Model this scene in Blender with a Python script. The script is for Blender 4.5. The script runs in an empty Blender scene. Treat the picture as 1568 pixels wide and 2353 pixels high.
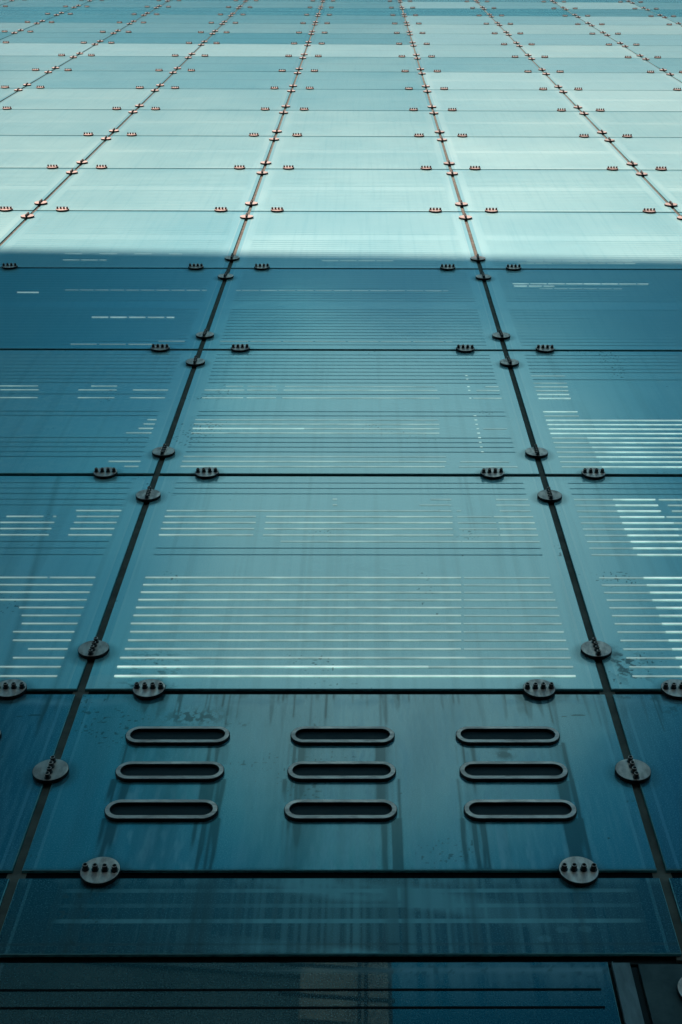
import bpy, math, random
import numpy as np
from mathutils import Vector, Matrix

# ------------------------------------------------------------------ constants
W = 2.4                      # facade module (one glass panel), metres
Z0 = 6.55                    # height of the joint above the vent panels
SC = bpy.context.scene
COL = SC.collection
random.seed(7)

# ------------------------------------------------------------------ camera
TH, YAW, ROLL = 1.11980524, 0.0162595, -0.0134649
CAM = Vector((1.287169, -3.304846, Z0 - 4.952678))
d = Vector((math.sin(YAW)*math.cos(TH), math.cos(YAW)*math.cos(TH), math.sin(TH)))
rt = Vector((math.cos(YAW), -math.sin(YAW), 0)); up = rt.cross(d)
r2 = rt*math.cos(ROLL) + up*math.sin(ROLL); u2 = -rt*math.sin(ROLL) + up*math.cos(ROLL)
cd = bpy.data.cameras.new('camera'); cam = bpy.data.objects.new('camera', cd); COL.objects.link(cam)
M = Matrix((r2, u2, -d)).transposed().to_4x4(); M.translation = CAM
cam.matrix_world = M
cd.sensor_fit = 'VERTICAL'; cd.sensor_height = 36; cd.sensor_width = 24
FPX = 2981.303
cd.lens = FPX/2353*36; cd.shift_x = -73.355/2353
cd.clip_start = 0.05; cd.clip_end = 5000
SC.camera = cam

def project(x, z):           # only used to find which repeats the picture shows
    p = Vector((x, 0, z)) - CAM
    dep = p.dot(d)
    return 784+73.355+FPX*p.dot(r2)/dep, 1176.5-FPX*p.dot(u2)/dep, FPX/dep

# ------------------------------------------------------------------ world, sun, exposure
SUN_EL, SUN_ROT = math.radians(27.8), math.radians(200)
w = bpy.data.worlds.new('World'); SC.world = w; w.use_nodes = True
nt = w.node_tree; N = nt.nodes; L = nt.links
bg = N['Background']; bg.inputs['Strength'].default_value = 0.085
sky = N.new('ShaderNodeTexSky'); sky.sky_type = 'NISHITA'; sky.sun_disc = False
sky.sun_elevation = SUN_EL; sky.sun_rotation = SUN_ROT
sky.air_density = 1.0; sky.dust_density = 0.6; sky.ozone_density = 2.0
tint = N.new('ShaderNodeMix'); tint.data_type = 'RGBA'; tint.blend_type = 'MULTIPLY'
tint.inputs[0].default_value = 1; tint.inputs[7].default_value = (0.02, 0.84, 0.98, 1)
L.new(sky.outputs[0], tint.inputs[6])
tc = N.new('ShaderNodeTexCoord')
mp = N.new('ShaderNodeMapping'); mp.inputs['Scale'].default_value = (1.0, 1.0, 1.5); mp.inputs['Location'].default_value = (3.1, 0.4, 1.2)
L.new(tc.outputs['Generated'], mp.inputs[0])
cn = N.new('ShaderNodeTexNoise'); cn.inputs['Scale'].default_value = 2.6; cn.inputs['Detail'].default_value = 9; cn.inputs['Roughness'].default_value = 0.58
cn.inputs['Distortion'].default_value = 0.5
L.new(mp.outputs[0], cn.inputs[0])
# added bright cloud high in front of the facade, placed for its reflection
dv = N.new('ShaderNodeVectorMath'); dv.operation = 'DOT_PRODUCT'
el = math.radians(62)
dv.inputs[1].default_value = (0.03, -math.cos(el), math.sin(el))
L.new(tc.outputs['Generated'], dv.inputs[0])
mr = N.new('ShaderNodeMapRange'); mr.interpolation_type = 'SMOOTHSTEP'
mr.inputs[1].default_value = 0.955; mr.inputs[2].default_value = 1.0; mr.inputs[3].default_value = 0.0; mr.inputs[4].default_value = 0.30
L.new(dv.outputs['Value'], mr.inputs[0])
# overcast thickens towards the horizon and behind the facade
sz = N.new('ShaderNodeSeparateXYZ'); L.new(tc.outputs['Generated'], sz.inputs[0])
hz = N.new('ShaderNodeMapRange'); hz.interpolation_type = 'SMOOTHSTEP'
hz.inputs[1].default_value = 0.62; hz.inputs[2].default_value = 0.25; hz.inputs[3].default_value = 0.0; hz.inputs[4].default_value = 0.30
L.new(sz.outputs[2], hz.inputs[0])
a0 = N.new('ShaderNodeMath'); a0.operation = 'ADD'; L.new(cn.outputs[0], a0.inputs[0]); L.new(hz.outputs[0], a0.inputs[1])
ad = N.new('ShaderNodeMath'); ad.operation = 'ADD'; L.new(a0.outputs[0], ad.inputs[0]); L.new(mr.outputs[0], ad.inputs[1])
cr = N.new('ShaderNodeMapRange'); cr.interpolation_type = 'SMOOTHSTEP'
cr.inputs[1].default_value = 0.52; cr.inputs[2].default_value = 0.80
L.new(ad.outputs[0], cr.inputs[0])
bc = N.new('ShaderNodeMapRange'); bc.interpolation_type = 'SMOOTHSTEP'; bc.inputs[1].default_value = 0.97; bc.inputs[2].default_value = 0.998
L.new(dv.outputs['Value'], bc.inputs[0])
bcm = N.new('ShaderNodeMix'); bcm.data_type = 'RGBA'; bcm.inputs[6].default_value = (0.7, 4.8, 5.8, 1); bcm.inputs[7].default_value = (4.8, 9.0, 9.2, 1)
L.new(bc.outputs[0], bcm.inputs[0])
cm = N.new('ShaderNodeMix'); cm.data_type = 'RGBA'; 
cc = N.new('ShaderNodeMix'); cc.data_type = 'RGBA'; cc.inputs[6].default_value = (2.6, 5.8, 7.0, 1); cc.inputs[7].default_value = (3.8, 7.0, 8.0, 1)
hc = N.new('ShaderNodeMapRange'); hc.interpolation_type = 'SMOOTHSTEP'; hc.inputs[1].default_value = 0.64; hc.inputs[2].default_value = 0.35
L.new(bcm.outputs[2], cc.inputs[6]); L.new(sz.outputs[2], hc.inputs[0]); L.new(hc.outputs[0], cc.inputs[0]); L.new(cc.outputs[2], cm.inputs[7])
L.new(cr.outputs[0], cm.inputs[0]); L.new(tint.outputs[2], cm.inputs[6])
# added dark overcast round the bright patch, high up only, to darken the corners
k1 = N.new('ShaderNodeMapRange'); k1.interpolation_type = 'SMOOTHSTEP'; k1.inputs[1].default_value = 0.984; k1.inputs[2].default_value = 0.935; k1.inputs[4].default_value = 0.88
L.new(dv.outputs['Value'], k1.inputs[0])
k2 = N.new('ShaderNodeMapRange'); k2.interpolation_type = 'SMOOTHSTEP'; k2.inputs[1].default_value = 0.50; k2.inputs[2].default_value = 0.66
L.new(sz.outputs[2], k2.inputs[0])
k3 = N.new('ShaderNodeMath'); k3.operation = 'MULTIPLY'; L.new(k1.outputs[0], k3.inputs[0]); L.new(k2.outputs[0], k3.inputs[1])
dk = N.new('ShaderNodeMix'); dk.data_type = 'RGBA'; dk.blend_type = 'MULTIPLY'; dk.inputs[7].default_value = (0.05, 0.20, 0.24, 1)
L.new(k3.outputs[0], dk.inputs[0]); L.new(cm.outputs[2], dk.inputs[6]); L.new(dk.outputs[2], bg.inputs['Color'])

sl = bpy.data.lights.new('sun', 'SUN'); sl.energy = 5.0; sl.angle = math.radians(0.9); sl.color = (1.0, 0.84, 0.72)
so = bpy.data.objects.new('sun', sl); COL.objects.link(so)
sdir = Vector((math.sin(SUN_ROT)*math.cos(SUN_EL), math.cos(SUN_ROT)*math.cos(SUN_EL), math.sin(SUN_EL)))
so.rotation_euler = sdir.to_track_quat('Z', 'Y').to_euler(); so.location = (0, -30, 60)
SC.view_settings.view_transform = 'Standard'; SC.view_settings.look = 'None'
SC.view_settings.gamma = 1; SC.view_settings.exposure = 0.50
SC.render.engine = 'CYCLES'

# ------------------------------------------------------------------ material helpers
def mat(name):
    m = bpy.data.materials.new(name); m.use_nodes = True
    return m, m.node_tree, m.node_tree.nodes['Principled BSDF']
def node(t, kind, **kw):
    n = t.nodes.new(kind)
    for k, v in kw.items(): setattr(n, k, v)
    return n
def math_(t, op, a, b=None, clamp=False):
    n = node(t, 'ShaderNodeMath', operation=op); n.use_clamp = clamp
    for i, v in enumerate((a, b)):
        if v is None: continue
        if isinstance(v, (int, float)): n.inputs[i].default_value = v
        else: t.links.new(v, n.inputs[i])
    return n.outputs[0]
def mix(t, f, a, b, mode='MIX'):
    n = node(t, 'ShaderNodeMix', data_type='RGBA', blend_type=mode)
    for i, v in ((0, f), (6, a), (7, b)):
        if isinstance(v, (int, float)): n.inputs[i].default_value = v
        elif isinstance(v, tuple): n.inputs[i].default_value = (*v, 1)
        else: t.links.new(v, n.inputs[i])
    return n.outputs[2]
def noise(t, vec, scale, detail=4, rough=0.5, stretch=None):
    if stretch:
        m = node(t, 'ShaderNodeMapping'); m.inputs['Scale'].default_value = stretch
        t.links.new(vec, m.inputs[0]); vec = m.outputs[0]
    n = node(t, 'ShaderNodeTexNoise'); n.inputs['Scale'].default_value = scale
    n.inputs['Detail'].default_value = detail; n.inputs['Roughness'].default_value = rough
    t.links.new(vec, n.inputs[0]); return n.outputs[0]
def ramp(t, v, a, b, lo=0.0, hi=1.0):
    n = node(t, 'ShaderNodeMapRange'); n.interpolation_type = 'SMOOTHSTEP'
    n.inputs[1].default_value = a; n.inputs[2].default_value = b; n.inputs[3].default_value = lo; n.inputs[4].default_value = hi
    t.links.new(v, n.inputs[0]); return n.outputs[0]

def glass_material(name, body, deep, dustc, rough=0.2, coat_rough=0.06, coat_ior=1.55, coat=1.0, bump=0.10):
    m, t, b = mat(name)
    pos = node(t, 'ShaderNodeNewGeometry').outputs['Position']
    uv = node(t, 'ShaderNodeUVMap', uv_map='panel').outputs[0]
    sx = node(t, 'ShaderNodeSeparateXYZ'); t.links.new(uv, sx.inputs[0])
    tone = node(t, 'ShaderNodeAttribute', attribute_name='tone').outputs['Fac']
    dirt = node(t, 'ShaderNodeAttribute', attribute_name='dirt').outputs['Fac']
    dust = node(t, 'ShaderNodeAttribute', attribute_name='dust').outputs['Fac']
    # sheet tone, with reflected sky painted in
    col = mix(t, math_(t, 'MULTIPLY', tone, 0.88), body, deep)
    # broad blotches in the coating and vertical washing marks
    blot = ramp(t, noise(t, pos, 0.55, 3, 0.5), 0.35, 0.68)
    col = mix(t, math_(t, 'MULTIPLY', blot, 0.2), col, deep)
    wash = ramp(t, noise(t, pos, 1.0, 5, 0.6, (22, 1, 0.55)), 0.46, 0.72)
    col = mix(t, math_(t, 'MULTIPLY', wash, 0.15), col, deep)
    # clear unprinted margin along both sides, outermost strip deeper in colour
    ax = math_(t, 'ABSOLUTE', math_(t, 'SUBTRACT', sx.outputs[0], 0.5))
    side = ramp(t, ax, 0.4755, 0.4765)
    line = math_(t, 'MULTIPLY', ramp(t, ax, 0.4705, 0.4715), math_(t, 'SUBTRACT', 1.0, side))
    col = mix(t, math_(t, 'MULTIPLY', side, 0.32), col, deep)
    col = mix(t, math_(t, 'MULTIPLY', line, 0.22), col, dustc)
    topb = ramp(t, sx.outputs[1], 0.945, 0.985)  # shade from the structure above, painted as a deeper top band
    col = mix(t, math_(t, 'MULTIPLY', topb, 0.42), col, deep)
    # fine speckle of dust
    sp = noise(t, pos, 170, 3, 0.7)
    col = mix(t, ramp(t, sp, 0.48, 0.75, 0.0, 0.5), col, dustc)
    col = mix(t, ramp(t, sp, 0.52, 0.30, 0.0, 0.30), col, deep)
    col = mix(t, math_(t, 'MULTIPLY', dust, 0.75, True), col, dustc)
    dk = node(t, 'ShaderNodeMix', data_type='RGBA', blend_type='MULTIPLY')
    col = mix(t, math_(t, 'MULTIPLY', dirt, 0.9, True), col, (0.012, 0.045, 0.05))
    t.nodes.remove(dk)
    t.links.new(col, b.inputs['Base Color'])
    grime = math_(t, 'MAXIMUM', dust, dirt)
    t.links.new(math_(t, 'ADD', math_(t, 'MULTIPLY', grime, 0.35), rough), b.inputs['Roughness'])
    b.inputs['Specular IOR Level'].default_value = 0.35
    t.links.new(math_(t, 'SUBTRACT', coat, math_(t, 'MULTIPLY', grime, 0.4*coat), True), b.inputs['Coat Weight'])
    b.inputs['Coat IOR'].default_value = coat_ior; b.inputs['Coat Roughness'].default_value = coat_rough
    bm_ = node(t, 'ShaderNodeBump'); bm_.inputs['Strength'].default_value = bump; bm_.inputs['Distance'].default_value = 0.02
    t.links.new(noise(t, pos, 1.3, 3, 0.5), bm_.inputs['Height'])
    b2 = node(t, 'ShaderNodeBump'); b2.inputs['Strength'].default_value = 0.05; b2.inputs['Distance'].default_value = 0.002
    t.links.new(sp, b2.inputs['Height']); t.links.new(bm_.outputs[0], b2.inputs['Normal'])
    t.links.new(b2.outputs[0], b.inputs['Normal'])
    t.links.new(bm_.outputs[0], b.inputs['Coat Normal'])
    return m
M_GLASS = glass_material('pale_teal_glass', (0.57, 0.86, 0.84), (0.015, 0.35, 0.46), (0.74, 0.82, 0.77), 0.30, 0.09, 1.9)
M_VENT = glass_material('vent_panel_glass', (0.04, 0.26, 0.33), (0.002, 0.07, 0.12), (0.34, 0.56, 0.64), 0.28, 0.07, 1.95)
M_DARK = glass_material('deep_teal_glass', (0.006, 0.065, 0.09), (0.002, 0.022, 0.035), (0.24, 0.50, 0.54), 0.25, 0.10, 1.5)
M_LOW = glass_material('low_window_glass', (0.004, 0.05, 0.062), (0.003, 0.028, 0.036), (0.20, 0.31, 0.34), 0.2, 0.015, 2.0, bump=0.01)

def plain(name, c, c2, scale=6, rough=0.5, metal=0.0, bump=0.0, spec=0.5, stretch=None, lo=0.35, hi=0.7, coords='pos'):
    m, t, b = mat(name)
    pos = node(t, 'ShaderNodeNewGeometry').outputs['Position']
    f = ramp(t, noise(t, pos, scale, 6, 0.62, stretch), lo, hi)
    t.links.new(mix(t, f, c, c2), b.inputs['Base Color'])
    t.links.new(math_(t, 'ADD', math_(t, 'MULTIPLY', f, 0.15), rough-0.07), b.inputs['Roughness'])
    b.inputs['Metallic'].default_value = metal; b.inputs['Specular IOR Level'].default_value = spec
    if bump:
        bn = node(t, 'ShaderNodeBump'); bn.inputs['Strength'].default_value = bump; bn.inputs['Distance'].default_value = 0.003
        t.links.new(f, bn.inputs['Height']); t.links.new(bn.outputs[0], b.inputs['Normal'])
    return m
M_EDGE = plain('glass_edge', (0.05, 0.22, 0.22), (0.02, 0.11, 0.13), 20, 0.15, 0, 0, 0.6)
M_BEVEL = plain('polished_glass_edge', (0.20, 0.40, 0.42), (0.12, 0.30, 0.33), 14, 0.6, 0, 0, 0.1)
M_LINE = plain('dark_printed_lines', (0.12, 0.38, 0.45), (0.20, 0.49, 0.55), 5, 0.35)
M_SEAL = plain('joint_seal', (0.13, 0.11, 0.093), (0.20, 0.17, 0.145), 9, 0.8, 0, 0, 0.05)
M_CLAMP = plain('weathered_clamp_metal', (0.84, 0.58, 0.51), (0.47, 0.315, 0.28), 34, 0.42, 0.5, 0.25, 0.35, (1, 1, 0.45))
M_RIM = plain('black_rubber', (0.006, 0.006, 0.008), (0.012, 0.012, 0.014), 30, 0.6, 0, 0, 0.2)
M_BOLT = plain('dark_bolt_steel', (0.018, 0.016, 0.018), (0.05, 0.042, 0.042), 60, 0.38, 0.3, 0, 0.5)
M_FRAME = plain('vent_frame_metal', (0.88, 0.62, 0.55), (0.54, 0.37, 0.33), 26, 0.42, 0.4, 0.3, 0.4, (0.5, 1, 2))
M_VOID = plain('vent_slot_mesh', (0.004, 0.010, 0.014), (0.009, 0.020, 0.026), 18, 0.6, 0, 0, 0.25)
M_BLACK = plain('black_void', (0.003, 0.003, 0.004), (0.006, 0.006, 0.007), 4, 0.8, 0, 0, 0.1)
M_STONE = plain('stained_stone', (0.075, 0.10, 0.10), (0.035, 0.055, 0.06), 5, 0.7, 0, 0.4, 0.3)
M_SILVER = plain('scuffed_aluminium', (0.17, 0.19, 0.20), (0.06, 0.075, 0.08), 12, 0.45, 0.1, 0.2, 0.5, (1, 1, 0.3))
M_CORE = plain('backing_wall', (0.02, 0.03, 0.035), (0.03, 0.04, 0.045), 2, 0.8)
def vary(m, lo):                # each fitting weathers a little differently
    t = m.node_tree; b = t.nodes['Principled BSDF']; src = b.inputs['Base Color'].links[0].from_socket
    oi = node(t, 'ShaderNodeObjectInfo'); c = node(t, 'ShaderNodeCombineColor')
    for i in range(3): t.links.new(ramp(t, oi.outputs['Random'], 0, 1, lo, 1.0), c.inputs[i])
    t.links.new(mix(t, 1.0, src, c.outputs[0], 'MULTIPLY'), b.inputs['Base Color'])
vary(M_CLAMP, 0.80)
def lit(name, base, em):  # glow stands in for daylight seen through the slots; no lamp behind
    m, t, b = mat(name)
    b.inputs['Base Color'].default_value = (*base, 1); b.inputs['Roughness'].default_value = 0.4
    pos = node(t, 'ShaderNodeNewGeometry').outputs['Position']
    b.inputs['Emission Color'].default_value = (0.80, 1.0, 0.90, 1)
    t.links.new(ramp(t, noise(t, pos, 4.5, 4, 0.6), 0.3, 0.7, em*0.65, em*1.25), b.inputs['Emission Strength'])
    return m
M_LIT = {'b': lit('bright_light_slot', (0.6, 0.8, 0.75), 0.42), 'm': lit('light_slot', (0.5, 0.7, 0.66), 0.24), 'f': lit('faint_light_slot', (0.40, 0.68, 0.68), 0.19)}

# ------------------------------------------------------------------ mesh helpers
class MB:
    def __init__(s): s.v = []; s.f = []; s.m = []; s.a = {}
    def quad(s, p, m=0): n = len(s.v); s.v += p; s.f.append(tuple(range(n, n+len(p)))); s.m.append(m)
    def box(s, x0, x1, y0, y1, z0, z1, m=0):
        n = len(s.v); s.v += [(x, y, z) for x in (x0, x1) for y in (y0, y1) for z in (z0, z1)]
        for f in ((0,1,3,2),(4,6,7,5),(0,4,5,1),(2,3,7,6),(0,2,6,4),(1,5,7,3)):
            s.f.append(tuple(n+i for i in f)); s.m.append(m)
    def rings(s, rr, m=0, cap0=False, cap1=False, ms=None):   # list of closed rings (same length)
        n = len(s.v); k = len(rr[0])
        for r in rr: s.v += r
        for j in range(len(rr)-1):
            for i in range(k):
                s.f.append((n+j*k+i, n+j*k+(i+1) % k, n+(j+1)*k+(i+1) % k, n+(j+1)*k+i)); s.m.append(ms[j] if ms else m)
        if cap0: s.f.append(tuple(n+i for i in range(k))[::-1]); s.m.append(m)
        if cap1: s.f.append(tuple(n+(len(rr)-1)*k+i for i in range(k))); s.m.append(ms[-1] if ms else m)
    def build(s, name, mats, parent=None, loc=None, smooth=False):
        me = bpy.data.meshes.new(name); me.from_pydata(s.v, [], s.f)
        for mm in (mats if isinstance(mats, list) else [mats]): me.materials.append(mm)
        me.polygons.foreach_set('material_index', s.m)
        if smooth:
            me.polygons.foreach_set('use_smooth', [True]*len(s.f))
        me.update()
        o = bpy.data.objects.new(name, me); COL.objects.link(o)
        if loc: o.location = loc
        if parent: o.parent = parent
        return o
def tag(o, label=None, cat=None, group=None, kind=None):
    if label: o['label'] = label
    if cat: o['category'] = cat
    if group: o['group'] = group
    if kind: o['kind'] = kind
    return o
LIT = {
 (-1, 0): [(0,0.836,0.946,'f'),(1,0.827,0.946,'f'),(2,0.845,0.946,'f'),(3,0.867,0.946,'f'),(4,0.829,0.946,'f'),(5,0.821,0.946,'f'),(6,0.831,0.946,'f'),(7,0.823,0.946,'f'),(8,0.81,0.946,'f'),(9,0.761,0.946,'f'),(10,0.753,0.946,'f'),(11,0.744,0.946,'f'),(12,0.736,0.841,'f'),(12,0.846,0.946,'f'),(16,0.684,0.798,'f'),(16,0.844,0.946,'f'),(17,0.676,0.797,'f'),(17,0.842,0.946,'f'),(18,0.668,0.797,'f'),(18,0.844,0.946,'f'),(19,0.675,0.764,'f'),(19,0.787,0.795,'f'),(19,0.844,0.946,'f'),(20,0.836,0.946,'f')],
 (-1, 1): [(0,0.909,0.946,'f'),(1,0.862,0.946,'f'),(7,0.875,0.946,'f'),(8,0.905,0.946,'m'),(9,0.914,0.946,'f'),(10,0.92,0.946,'f'),(13,0.454,0.568,'f'),(13,0.687,0.796,'f'),(13,0.842,0.946,'f'),(15,0.441,0.556,'f'),(15,0.676,0.791,'f'),(15,0.84,0.946,'f'),(16,0.431,0.547,'f'),(16,0.708,0.787,'f')],
 (-1, 2): [(9,0.579,0.637,'b'),(9,0.644,0.702,'b'),(9,0.71,0.768,'b'),(9,0.776,0.834,'b'),(9,0.842,0.869,'b'),(16,0.243,0.324,'b'),(17,0.415,0.464,'f'),(17,0.472,0.521,'f'),(17,0.529,0.578,'f'),(17,0.586,0.635,'f'),(17,0.643,0.692,'f'),(17,0.7,0.749,'f'),(17,0.757,0.806,'f'),(17,0.814,0.863,'f'),(17,0.871,0.92,'f'),(17,0.928,0.946,'f'),(0,0.565,0.652,'f'),(0,0.66,0.747,'f'),(0,0.756,0.842,'f'),(1,0.851,0.938,'f')],
 (-1, 3): [(2,0.317,0.384,'m'),(2,0.391,0.458,'m'),(2,0.465,0.493,'m'),(5,0.303,0.375,'f'),(5,0.446,0.518,'f'),(5,0.59,0.661,'f'),(5,0.733,0.787,'f')],
 (0, 0): [(0,0.056,0.946,'b'),(1,0.056,0.663,'b'),(1,0.663,0.946,'m'),(2,0.056,0.738,'m'),(2,0.738,0.946,'f'),(3,0.06,0.731,'m'),(3,0.737,0.946,'f'),(4,0.061,0.734,'m'),(4,0.739,0.946,'f'),(5,0.06,0.736,'m'),(5,0.741,0.946,'f'),(6,0.056,0.738,'m'),(6,0.743,0.946,'f'),(7,0.056,0.74,'m'),(7,0.746,0.946,'f'),(8,0.056,0.743,'m'),(8,0.748,0.946,'f'),(9,0.056,0.745,'m'),(9,0.75,0.946,'f'),(10,0.056,0.747,'m'),(10,0.753,0.945,'f'),(11,0.056,0.749,'m'),(11,0.755,0.945,'f'),(12,0.056,0.751,'m'),(12,0.757,0.946,'f'),(15,0.343,0.763,'f'),(15,0.765,0.946,'f'),(16,0.056,0.277,'m'),(16,0.3,0.747,'m'),(16,0.762,0.853,'f'),(16,0.857,0.946,'m'),(17,0.056,0.277,'m'),(17,0.301,0.747,'m'),(17,0.763,0.853,'f'),(17,0.859,0.946,'m'),(18,0.056,0.278,'m'),(18,0.301,0.749,'m'),(18,0.762,0.853,'f'),(18,0.859,0.946,'m'),(19,0.056,0.276,'m'),(19,0.301,0.751,'m'),(19,0.762,0.845,'f'),(19,0.851,0.946,'m'),(20,0.056,0.75,'f'),(20,0.763,0.774,'f'),(20,0.868,0.944,'f'),(21,0.46,0.471,'m'),(21,0.674,0.752,'f'),(21,0.862,0.946,'f'),(22,0.459,0.47,'m'),(22,0.703,0.754,'f'),(22,0.865,0.945,'f')],
 (0, 1): [(0,0.056,0.749,'m'),(0,0.786,0.94,'f'),(1,0.056,0.754,'m'),(1,0.792,0.921,'f'),(2,0.056,0.756,'f'),(7,0.056,0.747,'m'),(8,0.056,0.369,'b'),(8,0.369,0.749,'m'),(8,0.871,0.939,'f'),(9,0.056,0.75,'m'),(10,0.056,0.75,'f'),(11,0.852,0.86,'b'),(10,0.852,0.86,'b'),(9,0.852,0.859,'b'),(8,0.853,0.86,'b'),(7,0.852,0.86,'b'),(6,0.852,0.86,'b'),(5,0.852,0.859,'b'),(4,0.852,0.859,'b'),(3,0.852,0.859,'b'),(13,0.056,0.178,'m'),(13,0.188,0.275,'m'),(13,0.294,0.762,'m'),(13,0.85,0.856,'b'),(13,0.862,0.946,'m'),(15,0.056,0.176,'m'),(15,0.184,0.275,'m'),(15,0.294,0.758,'m'),(15,0.876,0.946,'m'),(16,0.117,0.17,'f'),(16,0.183,0.269,'f'),(16,0.296,0.753,'f'),(16,0.906,0.946,'m'),(19,0.852,0.859,'b'),(18,0.852,0.859,'b'),(16,0.851,0.858,'b'),(15,0.851,0.858,'b')],
 (0, 2): [(1,0.056,0.15,'f'),(1,0.157,0.259,'f'),(1,0.266,0.367,'f'),(1,0.374,0.476,'f'),(1,0.483,0.585,'f'),(1,0.592,0.693,'f'),(1,0.701,0.802,'f'),(1,0.81,0.831,'f'),(17,0.056,0.073,'f'),(17,0.079,0.141,'f'),(17,0.148,0.21,'f'),(17,0.216,0.278,'f'),(17,0.285,0.347,'f'),(17,0.353,0.416,'f'),(17,0.422,0.484,'f'),(17,0.491,0.553,'f'),(17,0.56,0.622,'f'),(17,0.628,0.69,'f'),(17,0.697,0.759,'f'),(17,0.766,0.828,'f'),(17,0.835,0.853,'f')],
 (0, 3): [(2,0.365,0.432,'m'),(2,0.439,0.506,'m'),(2,0.514,0.581,'m'),(2,0.588,0.655,'m')],
 (1, 0): [(22,0.059,0.156,'f'),(22,0.156,0.262,'b'),(22,0.27,0.362,'m'),(21,0.057,0.157,'f'),(21,0.157,0.262,'b'),(21,0.286,0.355,'m'),(20,0.056,0.156,'f'),(20,0.156,0.262,'b'),(20,0.289,0.347,'m'),(19,0.056,0.156,'f'),(19,0.156,0.264,'b'),(19,0.269,0.341,'m'),(18,0.056,0.156,'f'),(18,0.156,0.28,'b'),(18,0.281,0.333,'m'),(17,0.056,0.155,'f'),(17,0.155,0.284,'b'),(17,0.285,0.325,'m'),(16,0.056,0.156,'f'),(16,0.156,0.277,'b'),(16,0.278,0.318,'m'),(15,0.056,0.158,'f'),(15,0.158,0.33,'b'),(14,0.056,0.157,'f'),(14,0.157,0.322,'b'),(13,0.056,0.161,'f'),(13,0.161,0.315,'b'),(12,0.056,0.154,'f'),(12,0.154,0.289,'b'),(11,0.056,0.155,'f'),(11,0.155,0.282,'b'),(10,0.056,0.155,'f'),(10,0.155,0.274,'b'),(9,0.056,0.154,'f'),(9,0.154,0.266,'b'),(8,0.056,0.155,'f'),(8,0.155,0.258,'b'),(7,0.056,0.155,'f'),(7,0.155,0.251,'b'),(6,0.056,0.154,'f'),(6,0.154,0.243,'b'),(5,0.056,0.155,'f'),(5,0.155,0.235,'b'),(4,0.056,0.154,'f'),(4,0.154,0.228,'b'),(3,0.056,0.154,'f'),(3,0.154,0.22,'b'),(2,0.056,0.154,'f'),(2,0.154,0.212,'b'),(1,0.056,0.155,'f'),(1,0.155,0.204,'b'),(0,0.056,0.156,'f'),(0,0.156,0.196,'b')],
 (1, 1): [(13,0.056,0.152,'b'),(14,0.056,0.152,'b'),(15,0.056,0.154,'m'),(16,0.056,0.157,'m'),(17,0.056,0.159,'f'),(19,0.056,0.163,'f'),(12,0.056,0.156,'b'),(11,0.056,0.155,'m'),(10,0.056,0.51,'b'),(9,0.056,0.503,'b'),(8,0.056,0.496,'b'),(7,0.056,0.488,'b'),(6,0.056,0.154,'m'),(6,0.154,0.479,'b'),(5,0.056,0.155,'m'),(5,0.155,0.47,'b'),(4,0.056,0.157,'m'),(4,0.157,0.462,'b'),(3,0.056,0.159,'m'),(3,0.159,0.455,'b'),(2,0.056,0.158,'m'),(2,0.158,0.447,'b'),(1,0.056,0.16,'m'),(1,0.16,0.439,'b'),(0,0.056,0.162,'m'),(0,0.162,0.431,'b')],
 (1, 2): [(20,0.105,0.168,'b'),(20,0.173,0.236,'b'),(20,0.241,0.305,'b'),(20,0.31,0.373,'b'),(20,0.378,0.442,'b'),(20,0.447,0.51,'b'),(20,0.515,0.579,'b'),(20,0.584,0.626,'b'),(19,0.107,0.157,'b'),(19,0.164,0.214,'b'),(19,0.22,0.262,'b'),(18,0.2,0.25,'f'),(18,0.256,0.306,'f'),(18,0.312,0.362,'f'),(18,0.368,0.418,'f'),(18,0.425,0.474,'f'),(18,0.481,0.514,'f')],
 (1, 3): [(1,0.156,0.223,'m'),(1,0.228,0.295,'m'),(1,0.3,0.367,'m'),(1,0.373,0.44,'m'),(1,0.445,0.512,'m'),(1,0.517,0.584,'m'),(1,0.589,0.632,'m'),(2,0.196,0.263,'f'),(2,0.269,0.336,'f'),(2,0.341,0.409,'f'),(2,0.414,0.481,'f'),(2,0.487,0.554,'f'),(2,0.559,0.627,'f')],
}
# ------------------------------------------------------------------ the glass building
bld = bpy.data.objects.new('glass_building', None); COL.objects.link(bld)
tag(bld, 'tall teal glass facade held by round bolted clamps, seen steeply from below', 'building')
GAP = 0.0205
CMIN, CMAX, RMAX = -6, 7, 19
Y_BACK = 0.014
rng = np.random.default_rng(11)

def vnoise(x, y, seed):                 # smooth value noise on arrays
    r = np.random.default_rng(seed).random((256, 256))
    xi = np.floor(x).astype(int); yi = np.floor(y).astype(int); fx = x-xi; fy = y-yi
    fx = fx*fx*(3-2*fx); fy = fy*fy*(3-2*fy)
    g = lambda a, b: r[a % 256, b % 256]
    return (g(xi, yi)*(1-fx)+g(xi+1, yi)*fx)*(1-fy)+(g(xi, yi+1)*(1-fx)+g(xi+1, yi+1)*fx)*fy
def fbm(x, y, seed, o=4):
    s = 0; a = .5
    for k in range(o): s = s+a*vnoise(x*2**k, y*2**k, seed+k); a *= .5
    return s/(1-.5**o)
def sst(v, a, b): q = np.clip((v-a)/(b-a), 0, 1); return q*q*(3-2*q)
def gauss(x, c, s): return np.exp(-((x-c)/s)**2)

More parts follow.
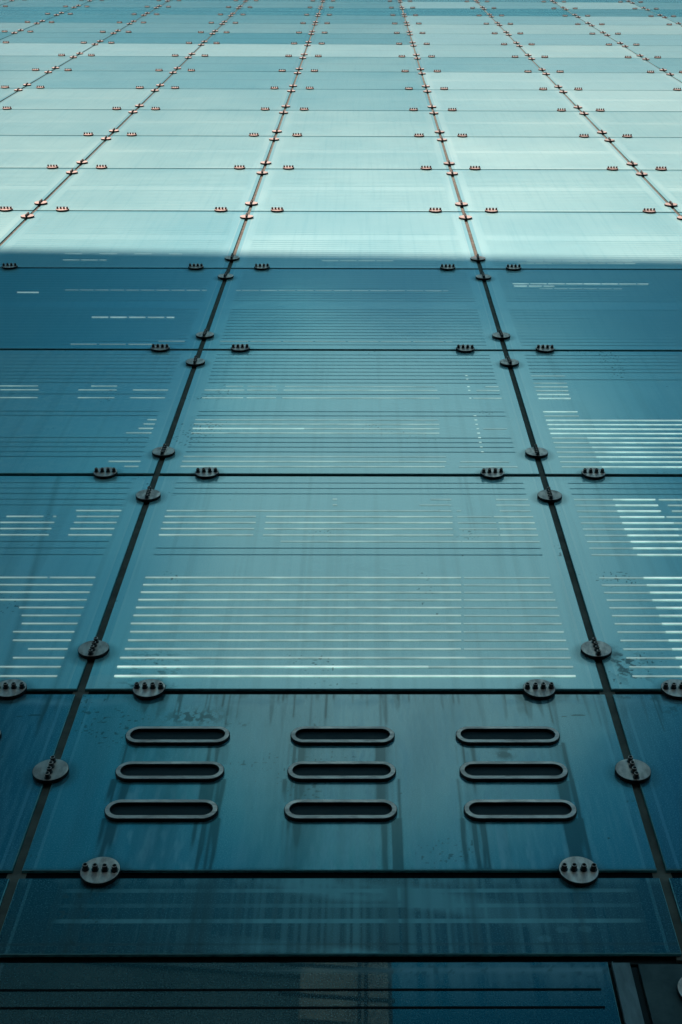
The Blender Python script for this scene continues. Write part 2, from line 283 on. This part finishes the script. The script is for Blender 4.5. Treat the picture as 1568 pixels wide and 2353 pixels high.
VC = (.204, .499, .795); VV = (-.146, -.250, -.354)     # vent slot centres in modules
VHW, VHH = .0922, .0240
def dirtmap(row, col, U, V):            # U, V in modules; V absolute
    s = row*37+col*101+500
    dirt = np.zeros_like(U); dust = np.zeros_like(U)
    X = U+col
    thin = vnoise(X*210, V*3.0, s); mid = fbm(X*60, V*1.5, s+9); wide = fbm(X*14, V*2.5, s+20)
    rub = fbm(X*7+V*5, V*16-X*3, s+30, 5)
    if row == -1:
        top = -V                        # distance below the joint
        ln = .02+.16*vnoise(X*90, V*0, s+3)**2.2
        dirt += .42*sst(vnoise(X*120, V*0, s+4), .55, .9)*sst(ln-top, 0, .03)
        dust += .45*gauss(top, .035, .012)*sst(rub, .35, .7)
        for ci, c in enumerate(VC):
            for vi, vv in enumerate(VV):
                below = vv-VHH-V
                nxt = .104-2*VHH if vi < 2 else .2
                on = ((below > -.002) & (below < nxt)).astype(float)
                ins = sst(VHW-np.abs(U-c)+.012*(thin-.5), -.006, .022)
                fade = np.exp(-np.clip(below, 0, 1)/.22)
                dirt += on*ins*(.14+.26*sst(mid, .45, .68))*fade*.8
                dust += on*ins*sst(fbm(X*110, V*22, s+40), .42, .75)*sst(below, .004, .03)*.42
                for e, wdt, amp in ((.086, .006, .8), (.074, .009, .55), (-.084, .007, .5), (-.070, .010, .35), (.094, .0035, .8), (-.0925, .003, .6)):
                    dirt += on*gauss(U, c+e+.004*(vnoise(V*9, V*0+ci, s+60)-.5), wdt)*amp*.45*sst(thin, .12, .6)*np.clip(fade+.15, 0, 1)
                dirt += .45*gauss(below, 0, .006)*ins
        for cu, cv, su, sv, th, am in ((.225, -.083, .045, .022, .44, 1.3), (.31, -.108, .03, .006, .5, .7), (.784, -.198, .016, .013, .40, 1.0), (.787, -.181, .012, .003, .33, 1.0)):
            f = fbm(X*150, V*110, s+70, 3)
            dirt += am*gauss(U, cu, su)*gauss(V, cv, sv)*sst(f, th-.03, th+.08)
        for cu, cv, su, sv in ((.932, -.078, .013, .0024), (.905, -.082, .006, .0016), (.60, -.306, .002, .0018), (.93, -.42, .0022, .002), (.165, -.02, .004, .0015)):
            q = ((U-cu)/su)**2+((V-cv)/sv)**2
            dirt += 1.0*sst(1.3-q+.9*(thin-.5), 0, .5)
        if col == 1:
            f = fbm(X*130, V*170, s+71, 3)
            dirt += .9*gauss(U, .07, .05)*gauss(V, -.018, .01)*sst(f, .52, .62)
            dirt += .6*gauss(U, .12, .04)*gauss(V, -.06, .02)*sst(f, .58, .66)
            dirt += .35*sst(mid, .5, .8)
        # wide sooty washes and bottom band
        dirt += .22*sst(wide, .45, .75)+.5*gauss(V, -.495, .006)*sst(rub, .4, .6)
        rr = np.random.default_rng(s)
        for c in VC:
            for side, n_ in ((-1, 9), (1, 12)):
                for q in range(n_):
                    uu = c+side*rr.uniform(.060, .0985); st = VV[rr.integers(0, 3)]-VHH*.6; ln = rr.uniform(.05, .38)*(.6+.6*(side > 0))
                    wob = .0025*(vnoise(V*14+q*7, V*0+q, s+80)-.5)
                    dirt += rr.uniform(.6, 1.3)*gauss(U, uu+wob, rr.uniform(.0015, .0042))*sst(st-V, 0, .004)*sst(ln-(st-V), 0, .06)
        for q in range(46):
            uu = rr.uniform(.05, .97); ln = .02+.14*rr.random()**2.0
            dirt += rr.uniform(.3, .8)*gauss(U, uu, rr.uniform(.0013, .0028))*sst(ln-top, 0, .02)
        dirt *= 1.15; dust *= 1.7
        dust += .50*sst(.6*vnoise(X*230, V*24, s+44)+.4*vnoise(X*60, V*8, s+45), .30, .85)*gauss(U, .58, .38)  # streaky dust; the brighter centre paints in the cloud's reflection
    elif row == -2:
        t = -.503-V
        for c, sw, am in ((.30, .012, .8), (.285, .004, .6), (.405, .004, .5), (.585, .02, .7), (.60, .003, .8), (.11, .01, .5), (.70, .004, .5), (.86, .006, .5), (.835, .015, .35)):
            dirt += am*.7*gauss(U, c+(V+.6)*.02, sw)*sst(thin, .05, .5)
        dirt += .2*sst(mid, .48, .72)
        for vv, am, th in ((-.540, .62, .004), (-.572, .34, .004), (-.604, .9, .0042)):
            # worn pale printed stripes across the sheet
            dust += am*sst(th-np.abs(V-vv), -.001, .001)*sst(U, .07, .1)*sst(.96-U, 0, .03)*(.35+.65*sst(wide, .3, .6))*(.25+.75*gauss(U, .58, .32))
        dust += .42*gauss(t, .014, .008)*sst(mid, .3, .7)*(.3+.7*gauss(U, .55, .3))
        sweep = gauss(np.sin(X*9+V*42+1.3*fbm(X*6, V*6, s+5)), 1, .35)*gauss(U, .55, .16)
        dust += .40*sweep*sst(rub, .25, .6)*2.2
        dust += .34*gauss(U, .58, .26)*sst(thin, .2, .9)*sst(wide, .2, .6); dust *= 1.7
        dirt += .55*gauss(V, -.6505, .0022)
        for cu, cv in ((.828, -.622), (.862, -.621), (.80, -.64)):
            dust += .30*sst(1.2-((U-cu)/.010)**2-((V-cv)/.007)**2+.8*(rub-.5), 0, .8)
    elif row == 0:
        dirt += .12*sst(mid, .50, .8)
        f = fbm(X*85+V*40, V*100, s+70, 3)
        if col == 1:
            dirt += 1.0*gauss(U, .060, .035)*gauss(V, .085, .055)*sst(f, .52, .60)
            dirt += .9*gauss(U, .04, .016)*gauss(V, .10, .03)*sst(f, .46, .56)
        if col == 0:
            dirt += .8*gauss(U, .13, .05)*gauss(V, .09, .05)*sst(f, .60, .68)
            dirt += .8*gauss(U, .125, .05)*gauss(V, .022, .012)*sst(f, .50, .60)
            q = ((U-.035)/.062)**2+((V-.0)/.058)**2
            dust += .38*sst(1-q, 0, .04)*(.6+.4*sst(rub, .3, .7))
            dirt += .22*gauss(U, .80-(V-.5)*.02, .012)*sst(thin, .1, .7)*sst(V, .55, .8)
            for cu, cv in ((.762, .553), (.69, .29), (.72, .79)):
                dirt += .9*sst(1.2-((U-cu)/.0025)**2-((V-cv)/.0035)**2, 0, .6)
        if col == -1:
            dirt += .30*gauss(U, .80-(V-.5)*.10, .008)+.16*gauss(U, .74-(V-.5)*.1, .02)
            dirt += .25*gauss(U, .95, .006)*sst(.35-V, 0, .2)
        dust += .28*gauss(U, .55, .25)*gauss(V, .35, .25)*sst(fbm(X*95, V*95, s+33, 3), .48, .70)
        dirt += .25*sst(.012-V, 0, .006)*sst(rub, .3, .6)
    elif row == 1:
        dirt += .10*sst(mid, .5, .8)
        dust += .20*gauss(U, .6, .3)*sst(fbm(X*90, V*90, s+33, 3), .5, .72)
        f = fbm(X*85+V*40, V*100, s+70, 3)
        dirt += .5*gauss(U, .88, .03)*gauss(V, .6, .05)*sst(f, .6, .68)
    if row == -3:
        dust += .9*gauss(V, -.7005, .0045)*sst(U, .3, .62)*(.4+.6*rub)+.45*sst(V, -.80, -.69)*sst(U, .565, .58)*(.5+.5*rub)*sst(mid, .2, .6)+.3*gauss(V, -.709, .02)*sst(U, .5, .62)*sst(thin, .1, .9)  # sky reflection painted as a pale top stripe and paler right part
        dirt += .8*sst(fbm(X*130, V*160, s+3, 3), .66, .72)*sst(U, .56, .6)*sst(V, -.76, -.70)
    if -2 <= row <= 1:                  # scattered specks
        sp_ = vnoise(X*210, V*190, s+90)*vnoise(X*9, V*9, s+91)
        dirt += .8*sst(sp_, .74, .80)
    if row >= -1:                       # grime with soft contact shade painted in, and run-off, round each clamp
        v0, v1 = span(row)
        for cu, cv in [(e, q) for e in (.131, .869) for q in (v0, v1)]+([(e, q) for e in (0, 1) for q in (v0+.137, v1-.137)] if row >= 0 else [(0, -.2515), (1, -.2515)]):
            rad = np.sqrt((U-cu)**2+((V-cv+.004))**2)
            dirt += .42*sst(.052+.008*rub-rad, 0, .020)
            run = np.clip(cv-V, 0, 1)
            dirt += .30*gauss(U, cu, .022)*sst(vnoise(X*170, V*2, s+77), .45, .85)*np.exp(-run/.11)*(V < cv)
    return np.clip(dirt, 0, 1), np.clip(dust, 0, 1)

ROWS = {-3: (-1.69, -.686), -2: (-.668, -.503), -1: (-.503, 0.0)}
def span(row): return ROWS.get(row, (row, row+1))
RES = {-3: (260, 260), -2: (440, 150), -1: (520, 300), 0: (420, 420), 1: (320, 320), 2: (160, 160)}

def pane(mb_list, row, col, fine=True):
    """front sheet, chamfer and edges of one panel as arrays"""
    v0, v1 = span(row)
    x0, x1 = col*W+GAP, (col+1)*W-GAP
    z0, z1 = Z0+v0*W+(0.024 if row < 3 else .023), Z0+v1*W-(0.024 if row < 3 else .023)
    if row == -2: z0 = Z0+v0*W
    if row == -3:
        x1 = col*W+.882*W; z1 = Z0+v1*W
    nx, nz = RES.get(row, (1, 1)) if fine else (1, 1)
    xs = np.linspace(x0, x1, nx+1); zs = np.linspace(z0, z1, nz+1)
    X, Z = np.meshgrid(xs, zs, indexing='ij')
    n = (nx+1)*(nz+1)
    vert = np.stack([X.ravel(), np.zeros(n), Z.ravel()], 1)
    i = np.arange(nx)[:, None]*(nz+1)+np.arange(nz)[None, :]; i = i.ravel()
    fc = np.stack([i, i+nz+1, i+nz+2, i+1], 1)
    U = (X.ravel()-col*W)/W; V = (Z.ravel()-Z0)/W
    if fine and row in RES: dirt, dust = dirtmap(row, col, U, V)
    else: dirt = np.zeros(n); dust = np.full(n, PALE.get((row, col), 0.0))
    mi = np.zeros(len(fc), int)
    # chamfer + sides
    b = .003
    r0 = np.array([(x0,0,z0),(x1,0,z0),(x1,0,z1),(x0,0,z1)])
    r1 = r0+np.array([(-b,b,-b),(b,b,-b),(b,b,b),(-b,b,b)])
    r2_ = r1.copy(); r2_[:, 1] = Y_BACK
    ev = np.concatenate([r0, r1, r2_]); ef = []; em = []
    for j in range(2):
        for k in range(4):
            ef.append((n+j*4+k, n+(j+1)*4+k, n+(j+1)*4+(k+1) % 4, n+j*4+(k+1) % 4)); em.append(1+j)
    vert = np.concatenate([vert, ev]); fc = np.concatenate([fc, np.array(ef)]); mi = np.concatenate([mi, em])
    U = np.concatenate([U, (ev[:, 0]-col*W)/W]); V = np.concatenate([V, (ev[:, 2]-Z0)/W])
    Vl = (V-v0)/(v1-v0)
    if row == -1: Vl = Vl*.985
    if row <= -2: Vl = Vl*.9
    z = np.zeros(12)
    tone = np.full(len(vert), TONE[(row, col)])
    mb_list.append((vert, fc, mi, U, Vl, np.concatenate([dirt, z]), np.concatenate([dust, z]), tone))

def build_pane(name, data, material, parent, yrot=None):
    off = 0; V = []; F = []; MI = []
    for dd in data:
        V.append(dd[0]); F.append(dd[1]+off); MI.append(dd[2]); off += len(dd[0])
    V = np.concatenate(V); F = np.concatenate(F); MI = np.concatenate(MI)
    me = bpy.data.meshes.new(name)
    me.vertices.add(len(V)); me.vertices.foreach_set('co', V.astype(np.float32).ravel())
    me.loops.add(len(F)*4); me.loops.foreach_set('vertex_index', F.astype(np.int32).ravel())
    me.polygons.add(len(F)); me.polygons.foreach_set('loop_start', np.arange(0, len(F)*4, 4, dtype=np.int32))
    me.polygons.foreach_set('loop_total', np.full(len(F), 4, dtype=np.int32))
    for mm in (material, M_BEVEL, M_EDGE): me.materials.append(mm)
    me.polygons.foreach_set('material_index', MI.astype(np.int32))
    me.update(calc_edges=True)
    U = np.concatenate([dd[3] for dd in data]); Vl = np.concatenate([dd[4] for dd in data])
    uv = me.uv_layers.new(name='panel'); fl = F.ravel()
    uv.data.foreach_set('uv', np.stack([U[fl], Vl[fl]], 1).astype(np.float32).ravel())
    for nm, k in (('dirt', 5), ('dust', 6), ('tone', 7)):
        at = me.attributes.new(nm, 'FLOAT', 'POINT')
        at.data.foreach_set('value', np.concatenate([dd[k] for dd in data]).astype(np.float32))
    o = bpy.data.objects.new(name, me); COL.objects.link(o); o.parent = parent
    return o

# random sheet tone, plus reflected sky painted in by row and panel
TONE = {}
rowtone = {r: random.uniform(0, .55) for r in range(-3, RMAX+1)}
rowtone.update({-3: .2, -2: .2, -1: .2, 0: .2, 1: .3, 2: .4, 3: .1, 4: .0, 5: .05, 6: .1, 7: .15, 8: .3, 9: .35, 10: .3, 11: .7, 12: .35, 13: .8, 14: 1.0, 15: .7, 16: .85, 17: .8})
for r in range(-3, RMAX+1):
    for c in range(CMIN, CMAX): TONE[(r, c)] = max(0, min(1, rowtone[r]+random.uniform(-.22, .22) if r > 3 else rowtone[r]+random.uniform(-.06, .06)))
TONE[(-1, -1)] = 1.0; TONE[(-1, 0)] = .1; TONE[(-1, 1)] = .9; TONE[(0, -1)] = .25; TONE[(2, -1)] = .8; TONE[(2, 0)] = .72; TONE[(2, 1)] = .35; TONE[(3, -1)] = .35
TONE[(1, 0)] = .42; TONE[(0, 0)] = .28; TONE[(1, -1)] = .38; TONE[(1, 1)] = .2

PALE = {(10, c): .30 for c in range(CMIN, 1)}  # cloud reflections painted as paler panels in the upper rows
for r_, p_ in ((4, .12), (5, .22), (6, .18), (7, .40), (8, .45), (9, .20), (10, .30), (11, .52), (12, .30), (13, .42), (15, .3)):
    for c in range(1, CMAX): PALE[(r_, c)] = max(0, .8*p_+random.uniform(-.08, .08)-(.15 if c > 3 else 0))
LV = [.052+.0329*k for k in range(13)]+[.556+.0328*k for k in range(13)]
def lines(mb, row, col):
    """dark printed lines; where the picture shows light through a slot the line is left to the lit slot"""
    segs = LIT.get((col, row), [])
    used = {k for k, a, b, c in segs if b-a > .02} if row < 2 else set()
    for k, lv in enumerate(LV):
        if k in used: continue
        if row < 2 and col == 0 and not (k in (14, 13, 24, 25, 23)) and row == 0: continue
        h = .0014 if row == 0 else .0016
        x0, x1 = (col+.058)*W, (col+.944)*W; z = Z0+(row+lv)*W
        mb.quad([(x0, -.0015, z-h*W), (x1, -.0015, z-h*W), (x1, -.0015, z+h*W), (x0, -.0015, z+h*W)])

def seen_area(row, col):
    v0, v1 = span(row); n = 0; a = 0
    for i in range(9):
        for j in range(9):
            x, y, s = project((col+(i+.5)/9)*W, Z0+(v0+(v1-v0)*(j+.5)/9)*W)
            if -2 < x < 1570 and -2 < y < 2355: n += 1; a += s*s
    return n*a/81
cells = [(r, c) for r in range(-3, RMAX+1) for c in range(CMIN, CMAX)]
vis = sorted([rc for rc in cells if seen_area(*rc) > 0], key=lambda rc: -seen_area(*rc))
print('visible panels', len(vis))
single = set(vis[:100])
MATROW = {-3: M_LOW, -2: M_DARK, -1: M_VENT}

def vent_slot(col, c, v, parent):
    cx, cz = (col+c)*W, Z0+v*W
    def ring(hw, hh, y, n=14):
        r = hh; pts = []
        for s0, a0 in ((1, -90), (-1, 90)):
            for i in range(n+1):
                a = math.radians(a0+180*i/n)
                pts.append((cx+s0*(hw-r)+r*math.cos(a), y, cz+r*math.sin(a)))
        return pts
    hw, hh = VHW*W, VHH*W; bw = .0196
    mb = MB()
    mb.rings([ring(hw+.003, hh+.003, -.0005), ring(hw+.003, hh+.003, -.012), ring(hw, hh, -.0155), ring(hw-bw+.002, hh-bw+.002, -.0165), ring(hw-bw, hh-bw, -.0145), ring(hw-bw, hh-bw, -.0012)], ms=[1, 1, 0, 1, 1])
    mb.build('vent_frame', [M_FRAME, M_RIM], parent)
    mb = MB(); mb.rings([ring(hw-bw-.0005, hh-bw-.0005, -.0022)], cap1=True)
    mb.f[-1] = mb.f[-1]
    mb.build('vent_opening', M_VOID, parent)

others = {}
for rc in cells:
    row, col = rc
    if row == -3 and rc not in single and not (-4 < col < 4): pass
    if rc in single:
        data = []; pane(data, row, col)
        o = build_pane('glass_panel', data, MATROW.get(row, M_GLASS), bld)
        if row >= 0:
            mb = MB(); lines(mb, row, col)
            segs = LIT.get((col, row), [])
            if segs:
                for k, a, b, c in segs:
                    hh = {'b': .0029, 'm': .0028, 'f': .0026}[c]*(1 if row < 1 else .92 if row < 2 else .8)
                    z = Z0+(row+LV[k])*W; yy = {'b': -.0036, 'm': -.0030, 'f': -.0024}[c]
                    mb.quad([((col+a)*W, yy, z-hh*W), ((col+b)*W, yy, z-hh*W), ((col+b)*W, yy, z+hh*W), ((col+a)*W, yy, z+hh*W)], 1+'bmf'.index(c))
            mb.build('printed_lines', [M_LINE, M_LIT['b'], M_LIT['m'], M_LIT['f']], o)  # dark lines and the glowing slots share one mesh
        if row == -1:
            o['label'] = 'vent panel of streaked teal glass with oval slots'
            if col in (-1, 0, 1):
                for c in VC:
                    for v in VV:
                        x, y, s = project((col+c)*W, Z0+v*W)
                        vent_slot(col, c, v, o)
        if row == -3:
            mb = MB()
            for k in range(22):
                z = Z0-(.7365+.0318*k)*W; x0, x1 = (col+.02)*W, (col+.866)*W
                mb.quad([(x0, -.0015, z-.0045), (x1, -.0015, z-.0045), (x1, -.0015, z+.0045), (x0, -.0015, z+.0045)])
            mb.build('printed_lines', M_BLACK, o)
    else:
        m = MATROW.get(row, M_GLASS)
        others.setdefault(m.name, []).append(rc)
for mn, rcs in others.items():
    data = []
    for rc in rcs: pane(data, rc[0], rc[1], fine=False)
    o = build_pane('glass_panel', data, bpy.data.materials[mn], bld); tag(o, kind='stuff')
    if mn == M_GLASS.name:
        mb = MB()
        for rc in rcs:
            segs = LIT.get((rc[1], rc[0]), []); lines(mb, *rc)
        mb.build('printed_lines', M_LINE, o)

# seals, backing, recess above the low windows
xl, xr = CMIN*W, CMAX*W; ztop = Z0+(RMAX+1)*W
for c in range(CMIN, CMAX+1):
    inside = any(0 <= project(c*W, Z0+v*W)[0] <= 1568 and 0 <= project(c*W, Z0+v*W)[1] <= 2353 for v in np.arange(-.9, 18, .1))
    mb = MB(); mb.box(c*W-GAP-.015, c*W+GAP+.015, .0150, .0295, Z0-.676*W, ztop)
    if inside: mb.build('vertical_joint_seal', M_SEAL, bld)
    else:
        o = mb.build('joint_seal', M_SEAL, bld)
for r in [-.503]+list(range(0, RMAX+1)):
    mb = MB(); mb.box(xl, xr, (.0165 if r < 0 else .0160), .0290, Z0+r*W-.040, Z0+r*W+.040)
    mb.build('horizontal_joint_seal', M_BLACK, bld)
mb = MB(); mb.box(xl, xr, .034, .25, Z0-.676*W, ztop); mb.box(xl, xr, .034, .25, 0, Z0-.69*W); mb.box(xl, xr, .25, 12, 0, ztop+.8)
mb.box(xl, xr, .12, .248, Z0-.69*W, Z0-.676*W)
mb.build('backing_wall', M_CORE, bld)

# low level: aluminium mullions and stone panels beside the low windows
for c in (-2, -1, 0, 1, 2):
    zt = Z0-.687*W; zb = .4
    mb = MB(); mb.box((c+.8905)*W, (c+.9140)*W, -.004, .03, zb, zt-.004); mb.box((c+.8885)*W, (c+.8898)*W, -.010, .03, zb, zt-.004)
    o = mb.build('mullion', M_SILVER, bld)
    mb = MB(); mb.box((c+.9265)*W, (c+1.0)*W+.12, .001, .03, zb, zt-.006)
    o = mb.build('stone_panel', M_STONE, bld)
    mb = MB(); mb.box((c+.9150)*W, (c+.9255)*W, .018, .03, zb, zt-.004); mb.box((c+.8825)*W, (c+.8880)*W, .018, .03, zb, zt-.004)
    mb.build('gasket', M_RIM, bld)

# clamps
def clamp_mesh():
    mb = MB(); R = .0735; n = 56
    ring = lambda r, y: [(r*math.cos(2*math.pi*i/n), y, r*math.sin(2*math.pi*i/n)) for i in range(n)]
    mb.rings([ring(R-.004, -.001), ring(R-.002, -.004), ring(R, -.0045), ring(R, -.0185), ring(R-.0015, -.0200), ring(R-.006, -.0204)], ms=[1, 1, 1, 1, 0], cap1=True)
    mb.m[-1] = 0
    me = mb.build('clamp', [M_CLAMP, M_RIM]); return me
def bolt_mesh():
    mb = MB(); n = 20
    ring = lambda r, y: [(r*math.cos(2*math.pi*i/n), y, r*math.sin(2*math.pi*i/n)) for i in range(n)]
    mb.rings([ring(.0138, -.0195), ring(.0138, -.0230), ring(.0102, -.0237), ring(.0102, -.043), ring(.0094, -.0442), ring(.0074, -.0442), ring(.0068, -.043), ring(.0068, -.028)], cap1=True, ms=[0, 0, 0, 1, 1, 0, 0])
    mb.m[-1] = 0
    return mb.build('bolt', [M_BOLT, M_CLAMP])
c0 = clamp_mesh(); b0 = bolt_mesh()
clist = []
for c in range(CMIN, CMAX+1):
    for r in [-.503]+list(range(0, RMAX+1)):
        for s in (-1, 1): clist.append(((c+s*.131)*W, Z0+r*W, 0))
        if r >= 1: clist += [(c*W, Z0+(r+.137)*W, 1), (c*W, Z0+(r-.137)*W, 1)]
        if r == 0: clist += [(c*W, Z0+.141*W, 1), (c*W, Z0-.2515*W, 1)]
    clist.append((c*W, Z0-.745*W, 1))
def cvis(t):
    x, y, s = project(t[0], t[1]); return -.07*s < x < 1568+.07*s and -.07*s < y < 2353+.07*s
vc = sorted([t for t in clist if cvis(t)], key=lambda t: -project(t[0], t[1])[2])
print('visible clamps', len(vc))
near = vc[:100]
# each clamp and its four bolts
first = True
for i, (x, z, vert) in enumerate(near):
    o = c0 if i == 0 else c0.copy()
    if i: COL.objects.link(o)
    o.parent = bld; o.location = (x, 0, z); a = (math.pi/2 if vert else 0)+random.uniform(-.05, .05)
    o.rotation_euler = (random.uniform(-.006, .006), a, random.uniform(-.006, .006))
    for k in range(4):
        b = b0 if (i == 0 and k == 0) else b0.copy()
        if not (i == 0 and k == 0): COL.objects.link(b)
        b.parent = o; b.location = ((k-1.5)*.0362, 0, 0)
ns = set(id(t) for t in near)
rest = [t for t in clist if id(t) not in ns]
cv = [tuple(v.co) for v in c0.data.vertices]; cf = [(tuple(p.vertices), p.material_index) for p in c0.data.polygons]
bv = [tuple(v.co) for v in b0.data.vertices]; bf = [(tuple(p.vertices), p.material_index) for p in b0.data.polygons]
mb = MB(); mb2 = MB()
for x, z, vert in rest:
    n = len(mb.v); mb.v += [(x+p[0], p[1], z+p[2]) for p in cv]
    for f, m in cf: mb.f.append(tuple(n+i for i in f)); mb.m.append(m)
    for k in range(4):
        q = (k-1.5)*.0362; ox, oz = (0, q) if vert else (q, 0)
        n = len(mb2.v); mb2.v += [(x+ox+p[0], p[1], z+oz+p[2]) for p in bv]
        for f, m in bf: mb2.f.append(tuple(n+i for i in f)); mb2.m.append(m)
o = mb.build('clamp', [M_CLAMP, M_RIM], bld); tag(o, kind='stuff')
b = mb2.build('bolt', [M_BOLT, M_CLAMP], o); tag(b, kind='stuff')

# ------------------------------------------------------------------ across the street (only in reflections; casts the shade)
M_OPP = plain('dark_teal_render', (0.05, 0.10, 0.11), (0.03, 0.07, 0.08), 0.6, 0.8)
M_BEIGE = plain('beige_render', (0.30, 0.31, 0.27), (0.22, 0.23, 0.20), 0.8, 0.8)
M_WIN = plain('dark_window', (0.015, 0.02, 0.025), (0.03, 0.035, 0.04), 0.5, 0.15)
M_PAVE = plain('street_paving', (0.07, 0.07, 0.068), (0.045, 0.046, 0.048), 1.5, 0.85, 0, 0.3)
opp = bpy.data.objects.new('office_block', None); COL.objects.link(opp)
opp.location = (1.9, -20, 0); opp.rotation_euler = (0, 0, math.radians(-5.5))
tag(opp, 'plain dark office block with rooftop room, across the street behind the viewer', 'building')
mb = MB(); mb.box(-20, 0, -14, 0, 0, 24.2); mb.box(-20, 0, -.35, .12, 24.2, 25.0); mb.box(-20, 0, -14, -13.6, 24.2, 25.0); mb.build('wall', M_OPP, opp)
for fl in range(6):
    for k in range(5):
        mb = MB(); x = -2.2-k*3.7; z = 1.6+fl*3.8
        mb.box(x-2.2, x, -.02, .03, z, z+1.9); mb.build('window', M_WIN, opp)
mb = MB(); mb.box(-2.1, 0.02, -.3, .14, 22.9, 25.25); mb.build('rooftop_room', M_BEIGE, opp)
mb = MB()
for x in (-.75, -.6, -.05): mb.box(x-.04, x+.04, .5, .58, 20, 26)
for z in (23.2, 24.1, 24.9): mb.box(-2.6, 0.05, .5, .58, z-.03, z+.03)
mb.build('scaffold_frame', M_RIM, opp)
low = bpy.data.objects.new('low_block', None); COL.objects.link(low); low.location = (3.0, -20, 0)  # unseen block, added to darken the lower right of the facade
tag(low, 'added lower dark block with flat roof, unseen, beside the office block across the street', 'building')
mb = MB(); mb.box(0, 14, -14, 0, 0, 9.5); mb.box(0, 14, -.3, .1, 9.5, 10.1); mb.build('wall', M_OPP, low)
for fl in range(2):
    for k in range(3):
        mb = MB(); x = 1.4+k*4.0; z = 1.6+fl*3.9
        mb.box(x, x+2.4, -.02, .03, z, z+1.9); mb.build('window', M_WIN, low)
mb = MB(); mb.quad([(-600, -600, 0), (600, -600, 0), (600, 600, 0), (-600, 600, 0)])
tag(mb.build('street', M_PAVE), kind='structure')
